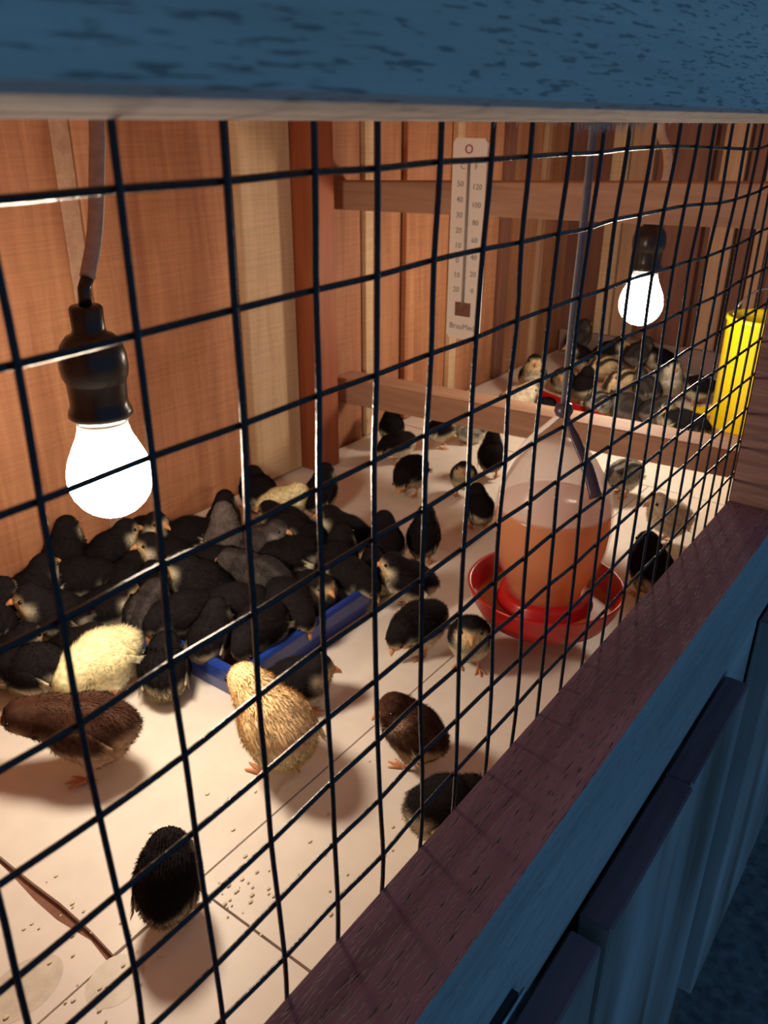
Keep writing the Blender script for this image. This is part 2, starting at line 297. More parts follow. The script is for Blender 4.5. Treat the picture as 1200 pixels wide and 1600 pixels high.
def door(label, xa, xb, n):
    d = thing('cabinet_door', label, 'cabinet door', ((xa+xb)/2, -1.9, -27.5), group=None)
    for k in range(n):
        a = lerp(xa, xb, k/n); b = lerp(xa, xb, (k+1)/n)
        o = mkbox('plank', (a+.03, -2.2+.03*(k % 2), -30.2), (b-.03, -1.52, -13.32), M_door, d, bev=.05, jit=.015)
        o.data.materials.append(M_doortop)
        for f in o.data.polygons:
            if f.normal.z > .6: f.material_index = 1
    return d
door('plank cabinet door left of the narrow gap, below the front rail, with the steel hinge', -7, 8.0, 2)
door('streaked plank cabinet door right of the narrow gap, below the front rail', 8.3, 17.8, 2)
door('plank cabinet door farthest along the front, beyond the flush upright', 21.2, 44, 3)
mkbox('upright', (17.95, -1.5, -26.5), (21.0, -.75, -13.2), M_botface, fr, bev=.03)
hg = thing('door_hinge', 'small steel hinge on the lower edge of the front rail, its edge shining', 'hinge', (4.6, -1.75, -12.95))
bm = bmesh.new(); box(bm, (3.0, -1.62, -13.3), (5.6, -1.5, -12.35), .0); obj('hinge_leaf', bm, M_black, hg, label='leaf against the rail, coloured black for the shadow there')  # metal plate painted black to carry the shadow beside the bright edge
bm = bmesh.new(); tube(bm, [W(3.0, -1.66, -12.42), W(5.75, -1.66, -12.42)], .05*U, 8); obj('hinge_pin', bm, M_steel, hg, smooth=True, label='bright pin')

# ---------------------------------------------------------------- partition frame inside
pf = thing('partition_frame', 'wooden partition frame of two rails and a reddish post dividing the brooder', 'wooden frame', (35, 26, -18.5))
mkbox('post', (31.05, 24.6, -18.5), (32.9, 26.45, 4), M_red, pf, bev=.12, jit=.04, label='reddish post in the back corner')
mkbox('post', (34.6, 0.15, -18.5), (36.2, 1.7, 4), M_red, pf, bev=.08)
def yrail(xa, xb, zl0, zh0, zl1, zh1, bev):
    beam('rail', [(xa, 1.7, zl1), (xa, 1.7, zh1), (xb, 1.7, zl1), (xb, 1.7, zh1)], [(xa, 26.6, zl0), (xa, 26.6, zh0), (xb, 26.6, zl0), (xb, 26.6, zh0)], M_rail_in, pf, bev)
yrail(34.6, 36.2, -4.33, -2.90, -3.60, -1.82, .05)
yrail(34.6, 36.4, -15.42, -13.85, -14.35, -13.05, .08)

# ---------------------------------------------------------------- heat lamps
def lamp(loc, label, cordpts, cmat, cw, sleeve):
    x, y, z = loc; t = thing('heat_lamp', label, 'light bulb', loc, group='bulbs hanging in the brooder'); c = W(x, y, z)
    prof = [(0, -1.17)]+[(1.17*math.sin(a), -1.17*math.cos(a)) for a in [k*PI/14 for k in range(1, 9)]]+[(1.08, .52), (.90, .92), (.74, 1.25), (.66, 1.55)]
    bm = bmesh.new(); lathe(bm, c, prof+[(0.0, 1.55)], 36); obj('bulb', bm, M_glow, t, smooth=True, label='glowing white glass bulb')
    bm = bmesh.new(); lathe(bm, c, [(.60, 1.5), (.68, 1.52), (.68, 1.75), (.6, 1.78)], 32); obj('bulb_collar', bm, M_white, t, smooth=True)
    bm = bmesh.new(); lathe(bm, c, [(.0, 1.72), (.74, 1.72), (.80, 1.80), (.86, 1.86), (.84, 2.0), (.77, 2.12), (.76, 2.3), (.78, 2.75), (.80, 2.82), (.86, 2.95), (.89, 3.2), (.87, 3.5), (.80, 3.78), (.62, 4.0), (.45, 4.08), (.42, 4.2), (.43, 4.72), (.38, 4.78), (0, 4.78)], 36)
    obj('socket', bm, M_black, t, smooth=True, label='black screw socket')
    top = c+Vector((0, 0, 4.7*U)); bm = bmesh.new(); s = [top, top+Vector((.04*U, 0, .5*U)), W(*cordpts[0])]
    tube(bm, s, .17*U, 8); obj('cord_sleeve', bm, M_black, t, smooth=True)
    bm = bmesh.new(); tube(bm, spline([W(*q) for q in cordpts], 4), cw*U, 10, flat=.55, flatdir=Vector((.6, -.8, 0))); obj('cord', bm, cmat, t, smooth=True)
    return t
M_glow = emission('glowing_glass', BULB_COLOR, BULB_POWER)
lamp((9.97, 13.97, -8.8), 'glowing bulb in a black socket on a grey-brown cord, the near one at the left', [(10.15, 13.97, -3.35), (10.55, 13.97, -2.3), (10.85, 13.97, -.9), (11.1, 13.97, .8), (11.15, 13.97, 4)], M_cord, .21, True)
lamp((42.95, 11.2, -8.9), 'glowing bulb in a black socket on a cream cord, beyond the upper rail', [(42.95, 11.1, -3.5), (42.95, 10.75, -2.4), (42.95, 10.9, -1.2), (42.95, 11.5, .2), (42.95, 11.4, 4)], M_cord2, .24, False)

# ---------------------------------------------------------------- blue feed tray
def tray(name, label, cat, lo, hi, h, th, mat, feed=True):
    x0, y0 = lo; x1, y1 = hi; zb = -18.5
    t = thing(name, label, cat, ((x0+x1)/2, (y0+y1)/2, zb)); bm = bmesh.new()
    def ring(d, z, r=.5):
        out = []; cs = ((x1-d, y1-d, 0), (x0+d, y1-d, 90), (x0+d, y0+d, 180), (x1-d, y0+d, 270)); rr = max(r-d, .08)
        for cx, cy, a0 in cs:
            sx = -1 if a0 in (0, 270) else 1; sy = -1 if a0 in (0, 90) else 1
            for k in range(5):
                a = math.radians(a0+k*22.5); out.append(bm.verts.new(W(cx+sx*rr+rr*math.cos(a), cy+sy*rr+rr*math.sin(a), z)))
        return out
    rs = [ring(.25, zb), ring(.05, zb+h*.5), ring(0, zb+h*.9), ring(.08, zb+h), ring(th*.6, zb+h*1.02), ring(th, zb+h*.9), ring(th+.15, zb+.22)]
    for A, B in zip(rs, rs[1:]):
        for k in range(20): bm.faces.new((A[k], A[(k+1) % 20], B[(k+1) % 20], B[k]))
    bm.faces.new(rs[0][::-1]); bm.faces.new(rs[-1]); bmesh.ops.recalc_face_normals(bm, faces=bm.faces)
    obj('tray_body', bm, mat, t, smooth=False)
    if feed:
        bm = bmesh.new(); n = 14
        gr = [[bm.verts.new(W(lerp(x0+th+.2, x1-th-.2, i/n), lerp(y0+th+.2, y1-th-.2, j/n), zb+.27+.05*noise.noise(Vector((i, j, 1))))) for j in range(n+1)] for i in range(n+1)]
        for i in range(n):
            for j in range(n): bm.faces.new((gr[i][j], gr[i+1][j], gr[i+1][j+1], gr[i][j+1]))
        obj('feed', bm, M_feed, t, kind='stuff', label='brown crumbled feed')
    return t
tray('feed_tray', 'rectangular blue plastic feed tray buried under the huddle of black chicks', 'feed tray', (13.2, 13.0), (21.2, 19.6), 1.35, .42, M_blue)

# ---------------------------------------------------------------- hanging red drinker
DX, DY, DZ = 23.8, 6.65, -17.5; c = W(DX, DY, DZ)
dk = thing('drinker', 'hanging chick drinker, milky jar of amber water on a round red dish', 'drinker', (DX, DY, DZ))
bm = bmesh.new(); lathe(bm, c, [(0, 0), (2.2, 0), (2.55, .2), (2.85, .75), (3.0, 1.3), (3.06, 1.38), (3.0, 1.42), (2.9, 1.34), (2.7, .75), (2.45, .35), (2.1, .28), (1.85, .5), (1.78, 1.0), (1.65, 1.12), (1.2, 1.12), (0, 1.1)], 56)
obj('dish', bm, M_redp, dk, smooth=True, label='red plastic drinking dish')
bm = bmesh.new(); lathe(bm, c, [(1.9, .62), (2.66, .62)], 56); obj('dish_water', bm, M_water, dk, smooth=True)
jar = [(1.45, 1.05), (1.5, 1.4), (1.62, 1.7), (1.95, 2.4), (2.15, 3.1), (2.24, 3.9), (2.22, 4.6), (2.08, 5.3), (1.80, 5.95), (1.4, 6.6), (1.0, 7.05), (.55, 7.3), (0, 7.36)]
bm = bmesh.new(); lathe(bm, c, jar, 48); oj = obj('jar', bm, M_jar, dk, smooth=True, label='milky translucent plastic jar')
bm = bmesh.new(); lathe(bm, c, [(0, 1.12), (1.38, 1.12), (1.43, 1.4), (1.55, 1.72), (1.88, 2.42), (2.08, 3.1), (2.16, 3.9), (2.13, 4.6), (2.08, 4.85), (0, 4.86)], 48); obj('water', bm, M_water, oj, smooth=True, label='amber water in the lower half')
rt = Vector((.596, -.803, 0)); ap = c+Vector((0, 0, 8.45*U))
bm = bmesh.new(); tube(bm, spline([ap, c-rt*.55*U+Vector((0, 0, 7.9*U)), c-rt*1.2*U+Vector((0, 0, 7.3*U)), c-rt*1.75*U+Vector((0, 0, 6.4*U)), c-rt*1.98*U+Vector((0, 0, 5.8*U))], 4), .2*U, 8, flat=.3, flatdir=rt.cross(Vector((0, 0, 1))))
obj('bail', bm, M_white, dk, smooth=True, label='arm of the hanging handle, coloured pale for its lit side')  # bulb-lit arm of the handle, the light put into a paler colour
bm = bmesh.new(); fw = Vector((-.8, -.6, 0)); tube(bm, spline([ap, c+rt*.35*U+fw*.5*U+Vector((0, 0, 7.7*U)), c+rt*.75*U+fw*1.2*U+Vector((0, 0, 6.8*U)), c+rt*1.05*U+fw*1.75*U+Vector((0, 0, 5.85*U))], 4), [.12*U]*4+[.17*U]*4+[.22*U]*4+[.26*U], 8, flat=.35, flatdir=rt)
obj('bail', bm, M_handle_shade, dk, smooth=True, label='arm of the hanging handle, coloured dark purple for its shaded side')  # other arm of the same handle, shade painted in as dark purple
bm = bmesh.new(); lathe(bm, ap, [(0, -.25), (.25, -.2), (.34, 0), (.28, .25), (0, .35)], 16); obj('hook', bm, M_handle_shade, dk, smooth=True)
st = thing('hanging_strap', 'grey flat strap hanging from the ceiling, holding up the red drinker', 'strap', (DX, DY, 4))
bm = bmesh.new(); tube(bm, spline([ap+Vector((0, 0, .2*U)), ap+Vector((-.05*U, 0, 3*U)), ap+Vector((.05*U, 0, 7*U)), W(DX, DY, 4)], 5), .17*U, 8, flat=.35, flatdir=Vector((.9, -.45, 0))); obj('strap', bm, M_strap, st, smooth=True)

# ---------------------------------------------------------------- far feeders
yf = thing('tube_feeder', 'bright yellow plastic tube feeder with round tray and grey wire handle, at the right post', 'feeder', (51.9, 6.6, -18.5)); c = W(51.9, 6.6, -18.5)
bm = bmesh.new(); lathe(bm, c, [(0, 0), (3.3, 0), (3.6, .25), (3.75, 1.1), (3.66, 1.15), (3.5, .45), (2.0, .4), (0, .4)], 48); obj('feeder_tray', bm, M_yel, yf, smooth=True)
bm = bmesh.new(); lathe(bm, c, [(1.7, .7), (1.95, .72), (2.05, 1.0), (2.1, 7.6), (2.18, 7.7), (2.18, 7.95), (2.05, 8.0), (1.95, 7.6), (1.9, 1.0), (1.7, .7)], 48); ot = obj('feeder_tube', bm, M_yel, yf, smooth=True)
bm = bmesh.new(); lathe(bm, c, [(3.45, .5), (2.1, 1.0), (0, 1.2)], 32); obj('feed', bm, M_feed, yf, kind='stuff', label='brown feed in the tray')
bm = bmesh.new(); tube(bm, [c+(rt*1.95*math.cos(a)+Vector((0, 0, 7.75+1.9*math.sin(a))))*U for a in [k*PI/16 for k in range(17)]], .07*U, 6); obj('handle', bm, M_steel, yf, smooth=True, label='grey wire handle')
rf = thing('trough_feeder', 'long red plastic trough feeder among the chicks beyond the partition', 'feeder', (47.8, 17, -18.5))
A = Vector((50.2, 21.2)); B = Vector((46.8, 12.9)); d = (B-A).normalized(); n2 = Vector((d.y, -d.x))
def tr(w, z, e): return [W(*(A+d*(-e)+n2*w), z), W(*(B+d*e+n2*w), z)]
bm = bmesh.new()
pr = [(-.5, -18.5), (-.75, -17.45), (-.62, -17.4), (-.4, -18.3), (.4, -18.3), (.62, -17.4), (.75, -17.45), (.5, -18.5)]
vv = [[bm.verts.new(q) for q in tr(a, b, 0)] for a, b in pr]
for k in range(8): bm.faces.new((vv[k][0], vv[k][1], vv[(k+1) % 8][1], vv[(k+1) % 8][0]))
for s in (0, 1):
    bm.faces.new([bm.verts.new(q) for q in (tr(-.5, -18.5, 0)[s], tr(-.75, -17.45, 0)[s], tr(.75, -17.45, 0)[s], tr(.5, -18.5, 0)[s])])
bmesh.ops.recalc_face_normals(bm, faces=bm.faces); obj('trough', bm, M_redp, rf)

# ---------------------------------------------------------------- thermometer on the upper rail
tx = 34.55; th = thing('wall_thermometer', 'long cream wall thermometer hanging on the upper partition rail', 'thermometer', (tx, 17.15, -10.1))
bm = bmesh.new(); pts = [(18.35, -9.95), (18.15, -10.15), (16.65, -10.15), (16.45, -9.95), (16.45, -.75), (16.6, -.55), (18.2, -.55), (18.35, -.75)]
f = bm.faces.new([bm.verts.new(W(tx, y, z)) for y, z in pts]); e = bmesh.ops.extrude_face_region(bm, geom=[f]); bmesh.ops.translate(bm, verts=[v for v in e['geom'] if isinstance(v, bmesh.types.BMVert)], vec=(-.22*U, 0, 0)); bmesh.ops.recalc_face_normals(bm, faces=bm.faces)
obj('backing_plate', bm, M_white, th)
xf = tx-.22
bm = bmesh.new(); tube(bm, [W(xf-.05, 17.4, -8.4), W(xf-.05, 17.4, -1.6)], .07*U, 8); obj('glass_tube', bm, M_ink, th, smooth=True)
mkbox('bulb_emblem', (xf-.04, 16.95, -8.95), (xf, 17.85, -8.25), M_inkbrown, th, bev=0, label='brown square mark at the foot of the tube')
def text(s, y, z, size, mat, name='lettering', label=None):
    cu = bpy.data.curves.new('lettering', 'FONT'); cu.body = s; cu.size = size*U; cu.align_x = 'CENTER'; cu.align_y = 'CENTER'; cu.extrude = .01*U; cu.resolution_u = 2
    tmp = bpy.data.objects.new('tmp', cu); COL.objects.link(tmp); bpy.context.view_layer.update()
    me = bpy.data.meshes.new_from_object(tmp.evaluated_get(bpy.context.evaluated_depsgraph_get())); bpy.data.objects.remove(tmp)
    # text reads towards -x, its right hand is -y
    M4 = Matrix(((0, 0, -1, 0), (-1, 0, 0, 0), (0, 1, 0, 0), (0, 0, 0, 1))); me.transform(Matrix.Translation(W(xf-.015, y, z)-base(th)) @ M4)
    me.materials.clear(); me.materials.append(mat); o = bpy.data.objects.new(name, me); COL.objects.link(o); o.parent = th
    if label: o['label'] = label
text('O', 17.45, -1.05, .6, M_inkred, label='red letter O'); text('C', 17.75, -1.8, .4, M_ink); text('F', 17.0, -1.8, .4, M_ink)
for k, s in enumerate(('50', '40', '30', '20', '10', '0', '10', '20')): text(s, 17.85, -2.6-k*.72, .38, M_ink)
for k, s in enumerate(('120', '100', '80', '60', '40', '20', '0')): text(s, 16.9, -2.7-k*.82, .36, M_ink)
text('BrauMed', 17.4, -9.5, .42, M_ink, label='grey maker lettering')

CHICKS = [
(6.1, 8.3, 42.0, 'black', 'g', 0.95, '', 'jet black chick seen from behind, standing alone on the white floor nearest the mesh'),
(8.14, 14.42, 127.0, 'brown', 'f', 1.2, '', 'dark brown chick with pale belly stretching its head left, in front of the yellow chick'),
(11.7, 9.8, 72.0, 'buff', 'f', 1.25, '', 'buff chick stretching its head away towards the blue tray, largest pale chick in the middle'),
(10.78, 17.26, 172.0, 'yellow', 'b', 1.15, '', 'bright yellow chick with head bent down, left of the blue tray corner'),
(14.52, 6.48, 87.0, 'brown', 'd', 0.95, '', 'small dark brown chick standing alone between the red drinker and the buff chick'),
(14.48, 11.49, -43.0, 'black', 'e', 1.0, '', 'black chick crouching just behind the buff chick by the blue tray wall'),
(12.43, 3.88, -33.0, 'black', 'b', 1.0, '', 'black chick half hidden behind the wooden bottom rail'),
(9.15, 18.71, 117.0, 'black', 'b', 1.05, '', 'black chick with white rump and bent head, left of the yellow chick'),
(12.15, 15.66, 47.0, 'black', 'e', 1.0, '', 'black chick with white rump turned away, right of the yellow chick'),
(19.76, 9.88, 162.0, 'black', 'b', 0.95, '', 'black chick with white belly pecking the floor, left of the red drinker'),
(22.1, 11.97, 127.0, 'black', 'a', 0.95, '', 'black chick with a pale face looking left over the end of the blue tray'),
(20.09, 7.8, -148.0, 'black', 'a', 0.9, '', 'black chick with a yellow face turned to the mesh, left under the red drinker'),
(25.82, 13.79, 22.0, 'black', 'c', 0.85, '', 'small black chick standing upright on orange legs behind the tray end'),
(30.38, 13.48, 47.0, 'black', 'a', 0.8, '', 'black chick close behind the left side of the drinker jar'),
(29.06, 4.2, 42.0, 'black', 'a', 1.0, '', 'black chick seen from behind, close to the wooden rail right of the drinker'),
(34.73, 5.4, 137.0, 'cream', 'a', 0.95, '', 'cream chick standing right of the black chick by the rail'),
(38.82, 9.35, 152.0, 'pied', 'b', 0.9, '', 'grey and black chick pecking under the partition rail, right of the drinker'),
(26.55, 20.66, 7.0, 'black', 'c', 0.9, '', 'black chick alone near the back wall, in front of the wooden post'),
(25.32, 23.88, 67.0, 'black', 'e', 1.05, '', 'black chick against the back wall beside a cream chick'),
(24.95, 21.82, -38.0, 'yellow', 'e', 1.05, '', 'pale yellow chick seen from the side behind the huddle, near the back wall'),
(31.89, 18.74, -178.0, 'black', 'b', 0.95, '', 'black and cream chick with bent head, mid-floor near the partition rail'),
(33.41, 16.28, -153.0, 'black', 'a', 0.8, '', 'black chick with white belly, left of the drinker jar top'),
(36.59, 16.41, 27.0, 'black', 'c', 0.85, '', 'black chick turned away just left of the top of the drinker jar'),
(35.24, 22.01, 147.0, 'black', 'b', 0.85, '', 'black chick with head down, between the mid-floor chick and the partition rail'),
(37.18, 23.9, 37.0, 'black', 'a', 0.85, '', 'black chick farthest left under the partition rail'),
(38.88, 21.29, -43.0, 'black', 'a', 0.85, '', 'black chick half under the partition rail, centre of its row'),
(40.64, 20.23, 132.0, 'pied', 'e', 0.8, '', 'cream and black chick lying under the partition rail'),
(51.0, 21.29, -148.0, 'black', 'c', 1.1, '', 'black chick with pale face sitting upright beyond the partition, leftmost there'),
(47.4, 20.58, -33.0, 'cream', 'e', 1.1, '', 'cream white chick lying just beyond the partition rail'),
(46.5, 17.96, 7.0, 'black', 'b', 0.85, '', 'small black chick just behind the hanging strap beyond the partition'),
(53.99, 20.24, -153.0, 'black', 'e', 1.0, '', 'black chick behind the red feeder, left of the striped chicks'),
(52.23, 17.86, 7.0, 'black', 'a', 0.95, '', 'black chick leaning over the red feeder'),
(59.29, 21.46, 147.0, 'black', 'a', 1.0, '', 'black chick in the back row beyond the red feeder, left end'),
(62.12, 20.11, -73.0, 'black', 'a', 1.0, '', 'black chick in the back row beyond the striped chicks'),
(62.94, 18.04, -33.0, 'grey', 'a', 1.0, '', 'dark grey chick in the back row under the far bulb'),
(64.3, 16.59, 137.0, 'black', 'e', 1.0, '', 'black chick at the right end of the back row against the far wall'),
(57.87, 18.63, 142.0, 'striped', 'b', 1.0, '', 'striped cream chick bending over, the further one of the striped pair'),
(54.83, 16.02, 152.0, 'striped', 'b', 1.05, '', 'striped cream chick bending over, the nearer one of the striped pair'),
(54.61, 14.03, 67.0, 'grey', 'a', 0.95, '', 'grey chick between the striped pair and the upright pied chick'),
(56.41, 13.07, -153.0, 'pied', 'c', 1.05, '', 'pied chick with white face standing upright left of the yellow feeder'),
(49.52, 15.5, -23.0, 'pied', 'b', 0.9, '', 'grey and white chick with head in the red feeder, near the partition rail'),
(51.05, 14.17, 137.0, 'grey', 'e', 1.0, '', 'dark grey chick lying near the partition rail below the striped pair'),
(51.25, 12.21, -33.0, 'grey', 'e', 0.95, '', 'grey chick lying by the rail between the red and yellow feeders'),
(49.74, 10.67, 177.0, 'pied', 'a', 0.85, '', 'small pied chick standing by the rail left of the yellow feeder tray'),
(48.36, 9.34, -73.0, 'black', 'b', 1.05, '', 'black chick with cream belly eating from the yellow feeder, nearest the rail'),
(57.33, 11.25, -68.0, 'black', 'b', 0.95, '', 'black chick behind the yellow feeder tray'),
(64.3, 23.86, -33.0, 'grey', 'c', 1.0, '', 'slate grey chick standing tall at the very back, left of the far bulb'),
(14.52, 24.93, 27.0, 'black', 'c', 1.0, 'back', ''),
(16.12, 23.88, -23.0, 'black', 'a', 1.0, 'back', ''),
(18.01, 23.85, -83.0, 'black', 'a', 1.0, 'back', 'white face'),
(19.31, 22.48, 137.0, 'black', 'b', 1.0, 'back', 'pale belly'),
(21.12, 22.07, 27.0, 'black', 'c', 0.9, 'back', ''),
(23.51, 20.33, 117.0, 'black', 'e', 1.0, 'back', ''),
(11.81, 23.22, 7.0, 'black', 'a', 1.05, 'second', ''),
(13.82, 22.99, -33.0, 'black', 'b', 1.05, 'second', ''),
(15.49, 22.03, 17.0, 'black', 'e', 1.0, 'second', ''),
(17.25, 21.28, 147.0, 'black', 'a', 1.0, 'second', ''),
(18.06, 19.49, -33.0, 'black', 'b', 1.0, 'second', ''),
(19.76, 20.53, 42.0, 'creamgrey', 'c', 1.0, 'second', ''),
(20.59, 18.87, -73.0, 'grey', 'a', 0.9, 'second', ''),
(22.13, 17.8, 147.0, 'black', 'a', 1.0, 'second', ''),
(23.73, 16.66, 117.0, 'black', 'a', 1.0, 'second', ''),
(24.08, 14.7, 42.0, 'black', 'a', 0.95, 'second', ''),
(9.86, 22.54, 27.0, 'black', 'a', 1.05, 'third', ''),
(11.57, 21.17, 147.0, 'black', 'a', 1.05, 'third', ''),
(13.62, 20.87, -38.0, 'black', 'e', 1.0, 'third', ''),
(15.5, 20.07, 67.0, 'black', 'e', 1.0, 'third', ''),
(16.21, 18.08, 117.0, 'black', 'a', 1.05, 'third', ''),
(18.01, 16.47, 97.0, 'grey', 'f', 1.05, 'third', ''),
(20.31, 16.88, 127.0, 'black', 'b', 1.0, 'third', ''),
(21.48, 15.39, 22.0, 'black', 'a', 1.0, 'third', ''),
(22.47, 13.8, 67.0, 'black', 'e', 0.9, 'third', ''),
(9.23, 20.68, 7.0, 'black', 'e', 1.0, 'front', ''),
(11.04, 19.38, -33.0, 'black', 'e', 0.95, 'front', ''),
(13.98, 18.79, 27.0, 'grey', 'e', 1.0, 'front', ''),
(14.44, 17.05, 147.0, 'black', 'b', 1.0, 'front', ''),
(16.02, 15.99, -38.0, 'black', 'b', 1.0, 'front', ''),
(15.46, 14.08, -173.0, 'black', 'b', 1.0, 'front', ''),
(17.36, 14.44, -113.0, 'black', 'b', 1.0, 'front', ''),
(19.18, 14.86, -93.0, 'black', 'e', 0.95, 'front', ''),
(20.63, 13.94, -93.0, 'black', 'b', 0.9, 'front', ''),
(13.99, 15.21, 22.0, 'black', 'a', 0.9, 'front', ''),
]

# ---------------------------------------------------------------- chicks
def chick_mat(name, back, pale, face, spots=.0):
    mt, nt, p = nodes(name); L = nt.links.new
    at = N(nt, 'ShaderNodeAttribute', attribute_name='mask'); sp = N(nt, 'ShaderNodeSeparateColor'); L(at.outputs['Color'], sp.inputs[0])
    tc = N(nt, 'ShaderNodeTexCoord'); nz = N(nt, 'ShaderNodeTexNoise', _Scale=260.0, _Detail=3.0); L(tc.outputs['Object'], nz.inputs['Vector'])
    m1 = N(nt, 'ShaderNodeMix', data_type='RGBA'); m1.inputs[6].default_value = (*back, 1); m1.inputs[7].default_value = (*pale, 1); L(sp.outputs[0], m1.inputs[0])
    m2 = N(nt, 'ShaderNodeMix', data_type='RGBA'); m2.inputs[7].default_value = (*face, 1); L(m1.outputs[2], m2.inputs[6]); L(sp.outputs[1], m2.inputs[0])
    m3 = N(nt, 'ShaderNodeMix', data_type='RGBA'); m3.inputs[7].default_value = (*pale, 1); L(m2.outputs[2], m3.inputs[6])
    ml = N(nt, 'ShaderNodeMath', operation='MULTIPLY'); ml.inputs[1].default_value = spots; L(sp.outputs[2], ml.inputs[0]); L(ml.outputs[0], m3.inputs[0])
    hs = N(nt, 'ShaderNodeHueSaturation'); L(m3.outputs[2], hs.inputs['Color']); mr = N(nt, 'ShaderNodeMapRange'); mr.inputs['From Min'].default_value = .3; mr.inputs['From Max'].default_value = .7; mr.inputs['To Min'].default_value = .7; mr.inputs['To Max'].default_value = 1.3
    L(nz.outputs['Fac'], mr.inputs['Value']); L(mr.outputs[0], hs.inputs['Value']); L(hs.outputs[0], p.inputs['Base Color'])
    p.inputs['Roughness'].default_value = .9; p.inputs['Specular IOR Level'].default_value = .12
    return mt
CM = {'black': chick_mat('black_down', (.010, .008, .009), (.62, .55, .40), (.60, .46, .26)),
      'grey': chick_mat('grey_down', (.036, .030, .030), (.26, .23, .21), (.14, .12, .11), .1),
      'brown': chick_mat('brown_down', (.050, .020, .011), (.42, .28, .18), (.10, .045, .025), .05),
      'yellow': chick_mat('yellow_down', (.88, .80, .46), (.90, .85, .60), (.84, .70, .20)),
      'cream': chick_mat('cream_down', (.78, .70, .52), (.84, .78, .64), (.76, .66, .45)),
      'buff': chick_mat('buff_down', (.84, .62, .33), (.88, .76, .50), (.86, .72, .44)),
      'pied': chick_mat('pied_down', (.035, .03, .03), (.62, .57, .47), (.66, .58, .45), .35),
      'striped': chick_mat('striped_down', (.045, .03, .022), (.66, .50, .30), (.62, .45, .26), 1.0),
      'creamgrey': chick_mat('grey_cream_down', (.13, .105, .095), (.40, .34, .30), (.80, .66, .38))}
def smooth(a, b, x):
    t = min(1, max(0, (x-a)/(b-a))); return t*t*(3-2*t)
